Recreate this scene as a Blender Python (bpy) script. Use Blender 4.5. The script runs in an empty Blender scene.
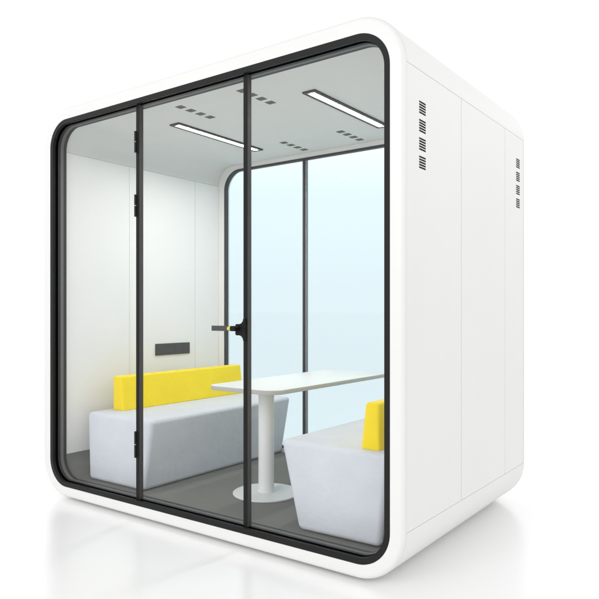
import bpy, bmesh, math, random
from math import pi, sin, cos, radians
random.seed(4)
scn = bpy.context.scene
COL = scn.collection
W, D, H, R = 2.3685, 1.490, 2.236, 0.21
OX0, OX1, OZ0, OZ1, RO = -.014, W+.002, -.002, H+.012, .218   # outline of the outer shell
Z0 = 0.014                       # clearance under the shell (levelling feet)

# ------------------------------------------------------------------ materials
def mat(name, col, rough=.5, metal=0., spec=.5, coat=0., var=0., vscale=3., bump=0., bscale=60., bdist=.002, rvar=0.):
    m = bpy.data.materials.new(name); m.use_nodes = True
    nt = m.node_tree; N = nt.nodes; L = nt.links
    b = N['Principled BSDF']
    b.inputs['Base Color'].default_value = (*col, 1)
    b.inputs['Roughness'].default_value = rough
    b.inputs['Metallic'].default_value = metal
    b.inputs['Specular IOR Level'].default_value = spec
    b.inputs['Coat Weight'].default_value = coat
    b.inputs['Coat Roughness'].default_value = .08
    tc = N.new('ShaderNodeTexCoord')
    if var:
        n = N.new('ShaderNodeTexNoise'); n.inputs['Scale'].default_value = vscale; n.inputs['Detail'].default_value = 5
        L.new(tc.outputs['Object'], n.inputs['Vector'])
        r = N.new('ShaderNodeValToRGB')
        r.color_ramp.elements[0].position = .3; r.color_ramp.elements[1].position = .7
        r.color_ramp.elements[0].color = (*[c*(1-var) for c in col], 1)
        r.color_ramp.elements[1].color = (*[min(1, c*(1+var)) for c in col], 1)
        L.new(n.outputs['Fac'], r.inputs['Fac']); L.new(r.outputs['Color'], b.inputs['Base Color'])
        if rvar:
            mr = N.new('ShaderNodeMapRange'); mr.inputs['To Min'].default_value = rough-rvar; mr.inputs['To Max'].default_value = rough+rvar
            L.new(n.outputs['Fac'], mr.inputs['Value']); L.new(mr.outputs['Result'], b.inputs['Roughness'])
    if bump:
        n = N.new('ShaderNodeTexNoise'); n.inputs['Scale'].default_value = bscale; n.inputs['Detail'].default_value = 6
        L.new(tc.outputs['Object'], n.inputs['Vector'])
        bp = N.new('ShaderNodeBump'); bp.inputs['Strength'].default_value = bump; bp.inputs['Distance'].default_value = bdist
        L.new(n.outputs['Fac'], bp.inputs['Height']); L.new(bp.outputs['Normal'], b.inputs['Normal'])
    return m

M = {}
M['white'] = mat('white_lacquer', (.78, .78, .77), .36, spec=.45, var=.012, vscale=1.7, rvar=.04, bump=.04, bscale=220, bdist=.0006)
M['rim'] = mat('white_rim_lacquer', (.765, .765, .758), .33, spec=.45, var=.01, vscale=2)
M['inner'] = mat('inner_wall_laminate', (.84, .845, .84), .5, spec=.3, var=.012, vscale=2.2, bump=.05, bscale=180, bdist=.0006)
M['ceil'] = mat('ceiling_felt', (.71, .72, .715), .85, spec=.15, var=.015, vscale=6, bump=.1, bscale=260, bdist=.0008)
M['core'] = mat('shell_core', (.5, .5, .5), .7)
M['black'] = mat('black_powder_coat', (.011, .0108, .0108), .5, spec=.2, bump=.06, bscale=500, bdist=.0004)
M['satin'] = mat('satin_black', (.007, .007, .007), .5, spec=.2)
M['strip'] = mat('dark_grey_strip', (.07, .068, .068), .5, spec=.35)
M['rstrip'] = mat('grey_aluminium_strip', (.26, .26, .26), .5, spec=.35)
M['groove'] = mat('black_groove_shade', (.003, .003, .003), 1., spec=.0)  # near-black without gloss, colour stands in for the groove's shade
M['jamb'] = mat('grey_aluminium_jamb', (.15, .15, .15), .45, spec=.4)
M['jambd'] = mat('dark_aluminium_jamb', (.045, .044, .044), .5, spec=.25)
M['carpet'] = mat('carpet', (.215, .218, .202), .95, spec=.1, var=.10, vscale=420, bump=.55, bscale=700, bdist=.003)
M['table'] = mat('white_tabletop', (.74, .76, .74), .38, spec=.4, var=.008, vscale=2)
M['edge'] = mat('grey_table_edge', (.42, .42, .40), .5)
M['pole'] = mat('white_powder_coat', (.78, .80, .79), .35, spec=.4)
M['dark'] = mat('dark_grey_plastic', (.05, .05, .05), .5)
M['darker'] = mat('dark_slot', (.008, .008, .008), .8, spec=.2)
M['grille'] = mat('grey_grille', (.17, .175, .17), .7)
M['brass'] = mat('yellow_brass', (.75, .62, .10), .3, metal=.6)
M['steel'] = mat('steel', (.5, .5, .5), .35, metal=1)

def fabric(name, col, var):
    m = mat(name, col, .92, spec=.15)
    nt = m.node_tree; N = nt.nodes; L = nt.links; b = N['Principled BSDF']
    b.inputs['Sheen Weight'].default_value = .15
    tc = N.new('ShaderNodeTexCoord')
    n1 = N.new('ShaderNodeTexNoise'); n1.inputs['Scale'].default_value = 330; n1.inputs['Detail'].default_value = 3
    n2 = N.new('ShaderNodeTexNoise'); n2.inputs['Scale'].default_value = 7; n2.inputs['Detail'].default_value = 4
    for n in (n1, n2): L.new(tc.outputs['Object'], n.inputs['Vector'])
    r = N.new('ShaderNodeValToRGB')
    r.color_ramp.elements[0].position = .3; r.color_ramp.elements[1].position = .72
    r.color_ramp.elements[0].color = (*[c*(1-var) for c in col], 1); r.color_ramp.elements[1].color = (*[min(1, c*(1+var)) for c in col], 1)
    mx = N.new('ShaderNodeMath'); mx.operation = 'MULTIPLY_ADD'; mx.inputs[1].default_value = .5
    mh = N.new('ShaderNodeMath'); mh.operation = 'MULTIPLY'; mh.inputs[1].default_value = .5
    L.new(n2.outputs['Fac'], mh.inputs[0]); L.new(n1.outputs['Fac'], mx.inputs[0]); L.new(mh.outputs[0], mx.inputs[2])
    L.new(mx.outputs[0], r.inputs['Fac']); L.new(r.outputs['Color'], b.inputs['Base Color'])
    b1 = N.new('ShaderNodeBump'); b1.inputs['Strength'].default_value = .35; b1.inputs['Distance'].default_value = .0015
    b2 = N.new('ShaderNodeBump'); b2.inputs['Strength'].default_value = .6; b2.inputs['Distance'].default_value = .02
    L.new(n1.outputs['Fac'], b1.inputs['Height']); L.new(n2.outputs['Fac'], b2.inputs['Height'])
    L.new(b2.outputs['Normal'], b1.inputs['Normal']); L.new(b1.outputs['Normal'], b.inputs['Normal'])
    return m
M['fabric'] = fabric('pale_blue_grey_wool', (.63, .665, .715), .05)
M['yellow'] = fabric('yellow_wool', (.91, .70, .022), .05)

def glass(name, tint, refl=1.):
    m = bpy.data.materials.new(name); m.use_nodes = True
    nt = m.node_tree; N = nt.nodes; L = nt.links; N.clear()
    out = N.new('ShaderNodeOutputMaterial'); mix = N.new('ShaderNodeMixShader')
    tr = N.new('ShaderNodeBsdfTransparent'); tr.inputs['Color'].default_value = (*tint, 1)
    gl = N.new('ShaderNodeBsdfGlossy'); gl.inputs['Roughness'].default_value = .01
    geo = N.new('ShaderNodeNewGeometry')
    dot = N.new('ShaderNodeVectorMath'); dot.operation = 'DOT_PRODUCT'
    L.new(geo.outputs['Normal'], dot.inputs[0]); L.new(geo.outputs['Incoming'], dot.inputs[1])
    ab = N.new('ShaderNodeMath'); ab.operation = 'ABSOLUTE'; L.new(dot.outputs['Value'], ab.inputs[0])
    om = N.new('ShaderNodeMath'); om.operation = 'SUBTRACT'; om.inputs[0].default_value = 1; L.new(ab.outputs[0], om.inputs[1])
    pw = N.new('ShaderNodeMath'); pw.operation = 'POWER'; pw.inputs[1].default_value = 5; L.new(om.outputs[0], pw.inputs[0])
    ma = N.new('ShaderNodeMath'); ma.operation = 'MULTIPLY_ADD'; ma.inputs[1].default_value = .96*refl; ma.inputs[2].default_value = .04*refl
    L.new(pw.outputs[0], ma.inputs[0])
    L.new(ma.outputs[0], mix.inputs[0]); L.new(tr.outputs[0], mix.inputs[1]); L.new(gl.outputs[0], mix.inputs[2])
    L.new(mix.outputs[0], out.inputs['Surface'])
    return m
M['glass'] = glass('clear_glass', (.992, .992, .992), .3)
M['rglass'] = glass('pale_blue_glass', (.862, .943, .964), .03)

def emis(name, col, s):
    m = bpy.data.materials.new(name); m.use_nodes = True
    b = m.node_tree.nodes['Principled BSDF']
    b.inputs['Base Color'].default_value = (.8, .8, .8, 1)
    b.inputs['Emission Color'].default_value = (*col, 1); b.inputs['Emission Strength'].default_value = s
    return m
M['led'] = emis('lit_led_diffuser', (1, .985, .95), 86.)

# ------------------------------------------------------------------ mesh helpers
def link(name, bm, material, parent=None, smooth=None, bevel=0, seg=2):
    bmesh.ops.recalc_face_normals(bm, faces=bm.faces)
    me = bpy.data.meshes.new(name); bm.to_mesh(me); bm.free()
    for m_ in (material if isinstance(material, (list, tuple)) else [material]): me.materials.append(m_)
    o = bpy.data.objects.new(name, me); COL.objects.link(o); o.parent = parent
    if bevel:
        b = o.modifiers.new('bevel', 'BEVEL'); b.width = bevel; b.segments = seg; b.limit_method = 'ANGLE'; b.angle_limit = radians(28)
    if smooth is not None:
        for p in me.polygons: p.use_smooth = True
        me.set_sharp_from_angle(angle=radians(smooth)) if not bevel else None
        if bevel:
            w = o.modifiers.new('wn', 'WEIGHTED_NORMAL'); w.keep_sharp = True
    return o
def empty(name, loc=(0, 0, 0), parent=None):
    o = bpy.data.objects.new(name, None); o.location = loc; o.empty_display_size = .1
    COL.objects.link(o); o.parent = parent
    return o
def tag(o, label=None, cat=None, group=None, kind=None):
    for k, v in (('label', label), ('category', cat), ('group', group), ('kind', kind)):
        if v: o[k] = v
    return o
def box(bm, x0, x1, y0, y1, z0, z1, mi=0):
    v = [bm.verts.new((x, y, z)) for x in (x0, x1) for y in (y0, y1) for z in (z0, z1)]
    for q in ((0, 1, 3, 2), (4, 6, 7, 5), (0, 4, 5, 1), (2, 3, 7, 6), (0, 2, 6, 4), (1, 5, 7, 3)):
        f = bm.faces.new([v[i] for i in q]); f.material_index = mi
def boxo(name, dims, material, parent, bevel=0, **k):
    bm = bmesh.new(); box(bm, *dims); return link(name, bm, material, parent, bevel=bevel, **k)
def loft(loops, closed_u=True, closed_v=True):
    """loops: equal-length lists of points; v runs along a loop, u across loops."""
    bm = bmesh.new(); V = [[bm.verts.new(p) for p in l] for l in loops]
    nu, nv = len(V), len(V[0])
    for i in range(nu if closed_u else nu-1):
        a, b = V[i], V[(i+1) % nu]
        for j in range(nv if closed_v else nv-1):
            k = (j+1) % nv
            bm.faces.new((a[j], a[k], b[k], b[j]))
    if not closed_v:
        bm.faces.new([V[i][0] for i in range(nu)]); bm.faces.new([V[i][-1] for i in reversed(range(nu))])
    return bm
NA = 20
def rr(inset, r, n=NA, dz=0, out=False):
    """rounded rectangle in the X-Z plane, inset from the shell's outline"""
    x0, x1, z0, z1 = (OX0+inset, OX1-inset, OZ0+inset, OZ1-inset) if out else (inset, W-inset, inset+dz, H-inset-dz)
    pts = []
    for cx, cz, a0 in ((x1-r, z1-r, 0), (x0+r, z1-r, 90), (x0+r, z0+r, 180), (x1-r, z0+r, 270)):
        for i in range(n+1):
            a = radians(a0 + 90*i/n); pts.append((cx+r*cos(a), cz+r*sin(a)))
    return pts
def ring(name, prof, material, parent, rfun=None, smooth=40, dz=0):
    """prof: list of (inset, y) ; radius follows the inset unless given"""
    rfun = rfun or (lambda i: R-i)
    loops = [[(x, y, z+Z0) for x, z in rr(i, max(.02, rfun(i)), NA, dz)] for i, y in prof]
    return link(name, loft(loops), material, parent, smooth=smooth)
def rloop(i, y, r=None): return [(x, y, z+Z0) for x, z in rr(i, r if r else R-i, NA, BDZ if r else 0)]
def oloop(i, y): return [(x, y, z+Z0) for x, z in rr(i, RO-i, NA, 0, True)]
def arcpath(which, inset, g=.0014, out=False):
    """part of the outline: 'top'/'bottom' = both corners and the flat between"""
    x0, x1, z0, z1, q = (OX0, OX1, OZ0, OZ1, RO) if out else (0, W, 0, H, R)
    r = q-inset; pts = []
    if which == 'top':
        cs = ((x1-q, z1-q, 0), (x0+q, z1-q, 90)); s = 1
    else:
        cs = ((x0+q, z0+q, 180), (x1-q, z0+q, 270)); s = -1
    first = True
    for cx, cz, a0 in cs:
        for i in range(NA+1):
            a = radians(a0+90*i/NA); x, z = cx+r*cos(a), cz+r*sin(a)
            pts.append([x, z])
    pts[0][1] += s*.0003; pts[-1][1] += s*.0003
    return pts
def skin(name, which, i0, i1, y0, y1, material, parent, out=False):
    a, b = arcpath(which, i0, out=out), arcpath(which, i1, out=out)
    P = lambda l, y: [(x, y, z+Z0) for x, z in l]
    bm = loft([P(a, y0), P(a, y1), P(b, y1), P(b, y0)], True, False)
    return link(name, bm, material, parent, smooth=30)

# ------------------------------------------------------------------ ground
bm = bmesh.new()
rings = [0, 6, 20, 80, 400]
S = 500
v = [bm.verts.new(p) for p in ((-S, -S, 0), (S, -S, 0), (S, S, 0), (-S, S, 0))]; bm.faces.new(v)
M['floor'] = mat('glossy_white_studio_floor', (.955, .955, .955), .28, spec=.5, var=.003, vscale=.8); M['floor'].node_tree.nodes['Principled BSDF'].inputs['IOR'].default_value = 2.6
fl = link('ground', bm, M['floor']); tag(fl, kind='structure')

# ------------------------------------------------------------------ the pod
pod = empty('meeting_pod', (W/2, D/2, 0))
tag(pod, 'large white meeting pod with rounded corners and a black framed glass front', 'meeting pod')
root = empty('tmp'); root.parent = None
P_ = []                                   # parts get parented at the end, keeping world coordinates
class _P: pass
PARTS = []
def part(o): PARTS.append(o); return o

# rim at the front: flat white face with a soft outer edge
def bev(y_face, y_side, rb, sgn):
    return [(rb-rb*sin(radians(t)), y_face+sgn*(rb-rb*cos(radians(t)))) for t in range(0, 91, 15)]
RB = .0200
ROUND = [(RB-RB*sin(radians(t)), RB-RB*cos(radians(t))) for t in range(0, 91, 9)]
loops = [rloop(.058, 0.)] + [oloop(i, y) for i, y in ROUND] + [oloop(0, .0215), rloop(.062, .0215)]
part(link('front_rim', loft(loops), M['rim'], None, smooth=60))
# rear rim carries the white lip seen inside round the rear glass
BI, BR = .125, .15
BDZ = -.025; BZ = BI+BDZ
loops = [rloop(BI, D, BR)] + [oloop(i, D-y) for i, y in ROUND] + [oloop(0, D-.0215), rloop(.0615, D-.0215), rloop(.0615, 1.430), rloop(BI, 1.430, BR)]
part(link('rear_rim', loft(loops), M['rim'], None, smooth=40))
# structural core between the outer and inner skins
part(link('shell_core', loft([oloop(.0078, .0220), oloop(.0078, D-.0220), rloop(.0610, D-.0630), rloop(.0610, .0220)]), M['core'], None, smooth=40))
# outer skins
Y0s, Y1s = .0230, D-.0230
part(skin('roof_panel', 'top', 0, .0070, Y0s, Y1s, M['white'], None, True))
part(skin('base_panel', 'bottom', 0, .0070, Y0s, Y1s, M['white'], None, True))
g = .0017
seamY = [.0230, .564, 1.151, 1.4605]
for x0, x1 in ((OX1-.0070, OX1), (OX0, OX0+.0070)):
    for a, b in zip(seamY[:-1], seamY[1:]):
        part(boxo('side_panel', (x0, x1, a+(g if a > .1 else 0), b-g, OZ0+RO+.0008+Z0, OZ1-RO-.0008+Z0), M['white'], None, bevel=.0012))
    part(boxo('edge_strip', (x0, x1, 1.4605+g, Y1s, OZ0+RO+.0008+Z0, OZ1-RO-.0008+Z0), M['white'], None, bevel=.0012))
# side vents
for gi, yc in enumerate((.161, 1.366)):
    for sx in (0, 1):
        pv = empty('side_vent', (W if sx else 0, yc, 1.78+Z0)); part(pv)
        for j in range(4):
            bm = bmesh.new()
            zt = 1.9075 - j*.0730
            for k in range(5):
                z = zt - k*.0106 + Z0
                x = (OX1-.003, OX1+.0006) if sx else (OX0-.0006, OX0+.003)
                box(bm, x[0], x[1], yc-.0295, yc+.0295, z-.0064, z)
            s = link('vent_grille', bm, M['darker']); s['_p'] = 1
            s.parent = pv; s.matrix_parent_inverse = pv.matrix_basis.inverted()
            del s['_p']
# inner skins
YI0, YI1 = .094, 1.4285
part(skin('ceiling_panel', 'top', .0620, .0700, YI0, YI1, M['ceil'], None))
part(skin('carpet', 'bottom', .0620, .0700, YI0, YI1, M['carpet'], None))
iy = [YI0, .575, 1.178, YI1]
for x0, x1 in ((.0620, .0700), (W-.0700, W-.0620)):
    for a, b in zip(iy[:-1], iy[1:]):
        part(boxo('wall_panel', (x0, x1, a+(.0012 if a > .2 else 0), b-(.0012 if b < 1.3 else 0), R+.0012+Z0, H-R-.0012+Z0), M['inner'], None, bevel=.0006))

# front frame: black outer face, groove shade painted as flush black ring, grey jamb, dark inner frame
fr = part(ring('front_frame', [(.0585, .0005), (.0585, .0180), (.0830, .0180), (.0840, .0170), (.0840, .0012), (.0833, .0005)], M['black'], None))
def sub(o, p): o['_sub'] = 1; SUBS.append((o, p)); return o
SUBS = []
sub(ring('groove_ring', [(.0700, .0182), (.0700, .0350), (.0848, .0350), (.0848, .0182)], M['groove'], None), fr)
sub(ring('glazing_frame', [(.0660, .0352), (.0660, .0520), (.0838, .0520), (.0838, .0352)], M['jambd'], None), fr)
sub(ring('jamb', [(.0660, .0522), (.0660, .0720), (.0845, .0720), (.0845, .0522)], M['jamb'], None), fr)
sub(ring('inner_frame', [(.0640, .0722), (.0640, .0930), (.0830, .0930), (.0830, .0722)], M['jambd'], None), fr)

# glass panes cut out of the rounded opening
def pane(name, xa, xb, y0, y1, inset, r, material, parent=None, dz=0):
    pts = rr(inset, r, 10, dz)
    out = []
    def clip(pts, f):
        res = []
        for i, p in enumerate(pts):
            q = pts[(i+1) % len(pts)]; a, b = f(p), f(q)
            if a >= 0: res.append(p)
            if (a >= 0) != (b >= 0):
                t = a/(a-b); res.append((p[0]+t*(q[0]-p[0]), p[1]+t*(q[1]-p[1])))
        return res
    pts = clip(clip(pts, lambda p: p[0]-xa), lambda p: xb-p[0])
    bm = bmesh.new()
    A = [bm.verts.new((x, y0, z+Z0)) for x, z in pts]; B = [bm.verts.new((x, y1, z+Z0)) for x, z in pts]
    bm.faces.new(A); bm.faces.new(B[::-1])
    n = len(A)
    for i in range(n): bm.faces.new((A[i], A[(i+1) % n], B[(i+1) % n], B[i]))
    return link(name, bm, material, parent)
GI, GR = .080, .13
m1, m2, mw = .8010, 1.5450, .0235
yf, yb = .0200, .0460
for xm in (m1, m2):
    o = part(boxo('mullion', (xm, xm+mw, yf, yb, .0845+Z0, H-.0845+Z0), M['satin'], None, bevel=.0010))
    s = sub(boxo('cover_strip', (xm+.002, xm+mw+.0012, yf+.002, yb+.0016, .0850+Z0, H-.0850+Z0), M['strip'], None), o)
part(pane('window_pane', 0, m1-.0005, .0370, .0440, GI, GR, M['glass']))
part(pane('window_pane', m2+mw+.0012, W, .0370, .0440, GI, GR, M['glass']))
# the door between the two mullions
door = part(empty('door', ((m1+m2)/2, .036, .09+Z0)))
def dsub(o): SUBS.append((o, door)); return o
dsub(pane('door_glass', m1+mw+.0012, m2+.0115, .0370, .0440, .0862, .12, M['glass']))
for z0, z1 in ((1.902, 2.013), (1.566, 1.681), (.303, .440)):
    bm = bmesh.new()
    zm = (z0+z1)/2
    for a, b in ((z0, zm-.002), (zm+.002, z1)):
        n = 12
        for (r_, cx, cy) in ((.0075, m1+.0045, .0135),):
            vs = []
            for zz in (a+Z0, b+Z0):
                vs.append([bm.verts.new((cx+r_*cos(2*pi*i/n), cy+r_*sin(2*pi*i/n), zz)) for i in range(n)])
            bm.faces.new(vs[0]); bm.faces.new(vs[1])
            for i in range(n): bm.faces.new((vs[0][i], vs[0][(i+1) % n], vs[1][(i+1) % n], vs[1][i]))
        box(bm, m1+.002, m1+mw-.001, .0165, .0210, a+Z0, b+Z0)
    # bright pin between the knuckles
    vs = []
    for zz in (zm-.004+Z0, zm+.004+Z0):
        vs.append([bm.verts.new((m1+.0045+.0045*cos(2*pi*i/10), .0135+.0050*sin(2*pi*i/10), zz)) for i in range(10)])
    for i in range(10):
        f = bm.faces.new((vs[0][i], vs[0][(i+1) % 10], vs[1][(i+1) % 10], vs[1][i])); f.material_index = 1
    dsub(link('hinge', bm, [M['black'], M['steel']], smooth=40))
# lock plate with flared ends, brass collar, flat lever
zc = .985
bm = bmesh.new()
out = [(m2+mw-.004, zc+.066)]
xr = m2+mw-.002; xn = m2-.003
pts = [(xr, zc+.052), (m2+.0115, zc+.052)]
fr_ = .026
for t in range(0, 91, 15):
    a = radians(t); pts.append((m2+.0115-fr_+fr_*cos(a), zc+.052-fr_*sin(a)))
xl = m2-.036; rc = .007
for t in range(90, 181, 30):
    a = radians(t); pts.append((xl+rc+rc*cos(a), zc+.019+rc*sin(a)))
for t in range(180, 271, 30):
    a = radians(t); pts.append((xl+rc+rc*cos(a), zc-.019+rc*sin(a)))
for t in range(90, -1, -15):
    a = radians(t); pts.append((m2+.0115-fr_+fr_*cos(a), zc-.052+fr_*sin(a)))
pts += [(xr, zc-.052)]
clean = []
for p in pts:
    if not clean or abs(p[0]-clean[-1][0])+abs(p[1]-clean[-1][1]) > .0008: clean.append(p)
A = [bm.verts.new((x, .004, z+Z0)) for x, z in clean]; B = [bm.verts.new((x, .0195, z+Z0)) for x, z in clean]
bm.faces.new(A); bm.faces.new(B[::-1]); n = len(A)
for i in range(n): bm.faces.new((A[i], A[(i+1) % n], B[(i+1) % n], B[i]))
dsub(link('lock_plate', bm, M['satin'], bevel=.002))
bm = bmesh.new()
def cyl(bm, p0, p1, r, n=20, mi=0, cap=True, r1=None):
    from mathutils import Vector
    p0, p1 = Vector(p0), Vector(p1); d = (p1-p0).normalized()
    u = d.orthogonal().normalized(); w = d.cross(u); r1 = r if r1 is None else r1
    a = [bm.verts.new(p0+r*(u*cos(2*pi*i/n)+w*sin(2*pi*i/n))) for i in range(n)]
    b = [bm.verts.new(p1+r1*(u*cos(2*pi*i/n)+w*sin(2*pi*i/n))) for i in range(n)]
    for i in range(n):
        f = bm.faces.new((a[i], a[(i+1) % n], b[(i+1) % n], b[i])); f.material_index = mi
    if cap:
        for q in (a, b): f = bm.faces.new(q); f.material_index = mi
zl = zc+.006+Z0
cyl(bm, (m2-.020, .006, zl), (m2-.020, -.026, zl), .011, mi=2)           # spindle
box(bm, m2-.034, m2-.008, -.033, -.020, zl-.0120, zl+.0120, 2)          # lever root
box(bm, m2-.149, m2-.049, -.034, -.022, zl-.0120, zl+.0120)          # flat lever
cyl(bm, (m2-.0495, -.028, zl), (m2-.0335, -.028, zl), .0100, mi=1)     # brass collar
dsub(link('door_handle', bm, [M['dark'], M['brass'], M['satin']], bevel=.0015))

# rear frame, rear mullions and rear panes
BRf = lambda i: BR-(i-BI)
part(ring('rear_frame', [(BI+.0004, 1.4320), (BI+.0004, 1.4620), (BI+.015, 1.4620), (BI+.015, 1.4330), (BI+.014, 1.4320)], M['jambd'], None, rfun=BRf, dz=BDZ))
for xm in (.8600, 1.520):
    o = part(boxo('rear_mullion', (xm, xm+.0140, 1.4330, 1.4650, BZ+.016+Z0, H-BZ-.016+Z0), M['jambd'], None, bevel=.001))
    sub(boxo('cover_strip', (xm+.0142, xm+.0240, 1.4450, 1.4655, BZ+.0155+Z0, H-BZ-.0155+Z0), M['rstrip'], None), o)
for a, b in ((0, .8595), (.8845, 1.5195), (1.5445, W)):
    part(pane('rear_pane', a, b, 1.4480, 1.4550, BI+.0145, BR-.0145, M['rglass'], None, BDZ))

# ceiling lights
zC = H-.0700+Z0
for xa, xb in ((.6440, .7220), (1.6030, 1.6800)):
    y0, y1 = .400, 1.170
    bm = bmesh.new()
    f = .0200; zt, zb = zC+.003, zC-.0085
    box(bm, xa, xa+f, y0, y1, zb, zt); box(bm, xb-f, xb, y0, y1, zb, zt)
    box(bm, xa+f, xb-f, y0, y0+f, zb, zt); box(bm, xa+f, xb-f, y1-f, y1, zb, zt)
    L_ = empty('ceiling_light', ((xa+xb)/2, (y0+y1)/2, zC)); part(L_)
    SUBS.append((link('light_frame', bm, M['jambd']), L_))
    SUBS.append((boxo('diffuser', (xa+f+.0005, xb-f-.0005, y0+f+.0005, y1-f-.0005, zC-.0015, zC+.003), M['led'], None), L_))
# ceiling air vents, four groups of four
for xc in (.937, 1.373):
    for ys in ((.210, .2845, .359, .4335), (1.120, 1.1945, 1.269, 1.3435)):
        E_ = empty('ceiling_vent', (xc, sum(ys)/4, zC)); part(E_)
        for y in ys:
            bm = bmesh.new()
            box(bm, xc-.024, xc+.024, y-.021, y+.021, zC-.0006, zC+.002)
            for k in range(5):
                yy = y-.0175+k*.00875
                box(bm, xc-.0225, xc+.0225, yy-.0018, yy+.0018, zC-.0022, zC-.0007)
            SUBS.append((link('vent_grille', bm, M['grille']), E_))
# socket panel on the left wall
sp = part(boxo('socket_panel', (.0702, .0790, .795, 1.117, .766+Z0, .846+Z0), M['dark'], None, bevel=.0015))
bm = bmesh.new()
for k in range(4):
    y = .836+k*.08
    box(bm, .0788, .0798, y-.027, y+.027, .781+Z0, .831+Z0)
sub(link('socket', bm, M['dark'], bevel=.0004), sp)
# levelling feet
for x in (.30, W-.30):
    for y in (.16, D-.16):
        bm = bmesh.new(); cyl(bm, (x, y, 0), (x, y, Z0+.002), .03, 24); part(link('levelling_foot', bm, M['dark']))

def keep_parent(o, p):
    o.parent = p
    m = p.matrix_basis.copy(); q = p.parent
    while q: m = q.matrix_basis @ m; q = q.parent
    # world matrix of p without depsgraph (parents carry their own inverse)
    from mathutils import Matrix
    def wm(a):
        if a.parent is None: return a.matrix_basis.copy()
        return wm(a.parent) @ a.matrix_parent_inverse @ a.matrix_basis
    o.matrix_parent_inverse = wm(p).inverted()
bpy.data.objects.remove(root)
for o in PARTS: keep_parent(o, pod)
for o, p in SUBS:
    if '_sub' in o: del o['_sub']
    keep_parent(o, p)

# ------------------------------------------------------------------ sofas
ZF = .0700+Z0
def prism_xz(bm, quad, y0, y1):
    A = [bm.verts.new((x, y0, z)) for x, z in quad]; B = [bm.verts.new((x, y1, z)) for x, z in quad]
    bm.faces.new(A); bm.faces.new(B[::-1])
    for i in range(4): bm.faces.new((A[i], A[(i+1) % 4], B[(i+1) % 4], B[i]))
def soft(o, w, seg=5):
    b = o.modifiers.new('bevel', 'BEVEL'); b.width = w; b.segments = seg
    for p in o.data.polygons: p.use_smooth = True
    wn = o.modifiers.new('wn', 'WEIGHTED_NORMAL')
    return o
def sofa(label, seat_quad, back_quad, ys, yb, xc):
    t = empty('bench_sofa', (xc, (ys[0]+ys[1])/2, ZF))
    tag(t, label, 'sofa', 'bench sofas facing each other in the pod')
    bm = bmesh.new(); prism_xz(bm, seat_quad, *ys)
    s = soft(link('seat', bm, M['fabric']), .026); keep_parent(s, t)
    bm = bmesh.new(); prism_xz(bm, back_quad, *yb)
    s = soft(link('backrest', bm, M['yellow']), .012); keep_parent(s, t)
    return t
zt = .470+Z0
sofa('pale blue-grey bench sofa with long yellow backrest against the left wall below the socket panel',
     [(.205, ZF+.001), (.690, ZF+.001), (.765, zt), (.190, zt)],
     [(.250, zt-.003), (.352, zt-.003), (.325, .676+Z0), (.252, .676+Z0)], (.160, 1.427), (.300, 1.395), .45)
sofa('pale blue-grey bench sofa right of the table, its yellow backrest cut by the frame',
     [(1.750, ZF+.001), (W-.190, ZF+.006), (W-.150, zt+.004), (1.648, zt+.004)],
     [(2.060, zt-.003), (2.152, zt-.003), (2.150, .676+Z0), (2.084, .676+Z0)], (.160, 1.410), (.200, 1.330), W-.45)

# ------------------------------------------------------------------ table
tb = empty('pedestal_table', (1.255, .6, ZF))
tag(tb, 'white pedestal table with rounded top and round base, between the two sofas', 'table')
def rrect(x0, x1, y0, y1, r, n=12):
    p = []
    for cx, cy, a0 in ((x1-r, y1-r, 0), (x0+r, y1-r, 90), (x0+r, y0+r, 180), (x1-r, y0+r, 270)):
        for i in range(n+1):
            a = radians(a0+90*i/n); p.append((cx+r*cos(a), cy+r*sin(a)))
    return p
zt0, zt1 = .657+Z0, .680+Z0
X0, X1, TY0, TY1 = 1.080, 1.548, .245, 1.420
def lp(d, z): return [(x, y, z) for x, y in rrect(X0+d, X1-d, TY0+d, TY1-d, .080-d)]
bm = bmesh.new()
Ls = [lp(.004, zt0), lp(.001, zt0+.001), lp(0, zt0+.004), lp(0, zt1-.003), lp(.0008, zt1-.0010), lp(.003, zt1)]
V = [[bm.verts.new(p) for p in l] for l in Ls]
n = len(V[0])
for i in range(len(V)-1):
    for j in range(n):
        f = bm.faces.new((V[i][j], V[i][(j+1) % n], V[i+1][(j+1) % n], V[i+1][j])); f.material_index = 1 if i < 4 else 0
f = bm.faces.new(V[0]); f.material_index = 1
bm.faces.new(V[-1])
top = link('tabletop', bm, [M['table'], M['edge']], smooth=35); keep_parent(top, tb)
px, py = 1.255, .545
def lathe(name, prof, material):
    bm = bmesh.new(); n = 64
    V = [[bm.verts.new((px+r*cos(2*pi*i/n), py+r*sin(2*pi*i/n), z+ZF)) for i in range(n)] for r, z in prof]
    for a, b in zip(V[:-1], V[1:]):
        for i in range(n): bm.faces.new((a[i], a[(i+1) % n], b[(i+1) % n], b[i]))
    bm.faces.new(V[0]); bm.faces.new(V[-1])
    o = link(name, bm, material, smooth=30); keep_parent(o, tb); return o
lathe('base_plate', [(.180, .0005), (.183, .002), (.183, .007), (.180, .0095), (.06, .0125), (.0585, .0125)], M['pole'])
lathe('column', [(.047, .0128), (.047, .022), (.0432, .0225), (.0432, .566), (.060, .572), (.060, zt0-ZF-.0005)], M['pole'])

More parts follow.
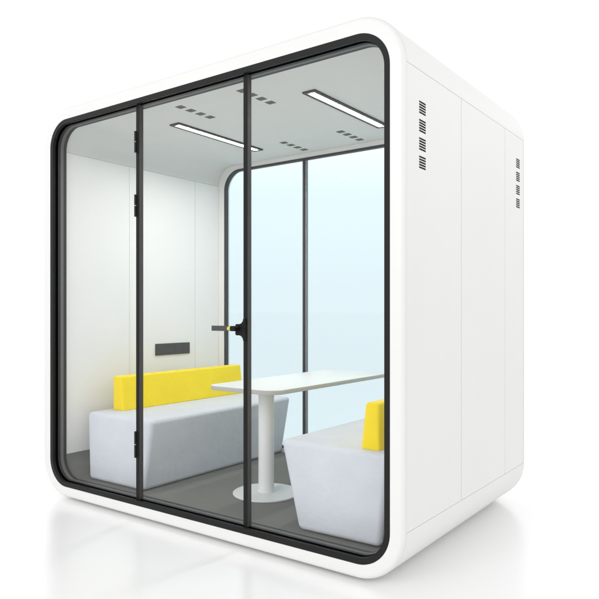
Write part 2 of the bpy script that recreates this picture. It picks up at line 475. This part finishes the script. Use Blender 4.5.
# ------------------------------------------------------------------ camera
cam = bpy.data.cameras.new('camera'); co = bpy.data.objects.new('camera', cam); COL.objects.link(co)
cam.lens = 39.155; cam.sensor_width = 36; cam.shift_y = .0204
cam.clip_start = .05; cam.clip_end = 2000
co.location = (3.51016, -2.24117, 1.0675+Z0); co.rotation_euler = (pi/2, 0, radians(36.0666))
scn.camera = co

# ------------------------------------------------------------------ light
w = bpy.data.worlds.new('World'); scn.world = w; w.use_nodes = True
bg = w.node_tree.nodes['Background']; bg.inputs['Color'].default_value = (1, 1, 1, 1); bg.inputs['Strength'].default_value = 1.0
wn_, wl_ = w.node_tree.nodes, w.node_tree.links
tc_ = wn_.new('ShaderNodeTexCoord'); sx_ = wn_.new('ShaderNodeSeparateXYZ'); cr_ = wn_.new('ShaderNodeMapRange')
wl_.new(tc_.outputs['Generated'], sx_.inputs[0])
nt_ = cr_; cr_ = wn_.new('ShaderNodeValToRGB'); wl_.new(sx_.outputs['Z'], cr_.inputs['Fac'])
wn_.remove(nt_); cr_.color_ramp.interpolation = 'EASE'
els = [(0, 1.0), (.16, 1.06), (.33, 1.49), (.52, 1.13), (.88, .56)]
for i, (p, v) in enumerate(els):
    e = cr_.color_ramp.elements[i] if i < 2 else cr_.color_ramp.elements.new(p)
    e.position = p; e.color = (v, v, v, 1)
wl_.new(cr_.outputs['Color'], bg.inputs['Strength'])
def area(name, loc, target, size, power, col=(1, 1, 1)):
    from mathutils import Vector
    l = bpy.data.lights.new(name, 'AREA'); l.shape = 'SQUARE'; l.size = size; l.energy = power; l.color = col
    o = bpy.data.objects.new(name, l); COL.objects.link(o); o.location = loc
    o.rotation_euler = (Vector(target)-Vector(loc)).to_track_quat('-Z', 'Y').to_euler()
    return o
area('fill_light_front', (1.3, -6.0, 3.2), (1.2, 0, .9), 3.0, 95)  # added unseen lamp, whitens the front rim and front faces
area('fill_light_side', (5.2, 1.0, 3.0), (2.37, .8, 1.5), 1.5, 9)  # added unseen lamp, lifts the shell's right side, more towards the top

scn.render.engine = 'CYCLES'
scn.cycles.max_bounces = 14; scn.cycles.transparent_max_bounces = 24; scn.cycles.diffuse_bounces = 6
scn.view_settings.view_transform = 'Standard'; scn.view_settings.look = 'None'
scn.view_settings.exposure = .07; scn.view_settings.gamma = 1
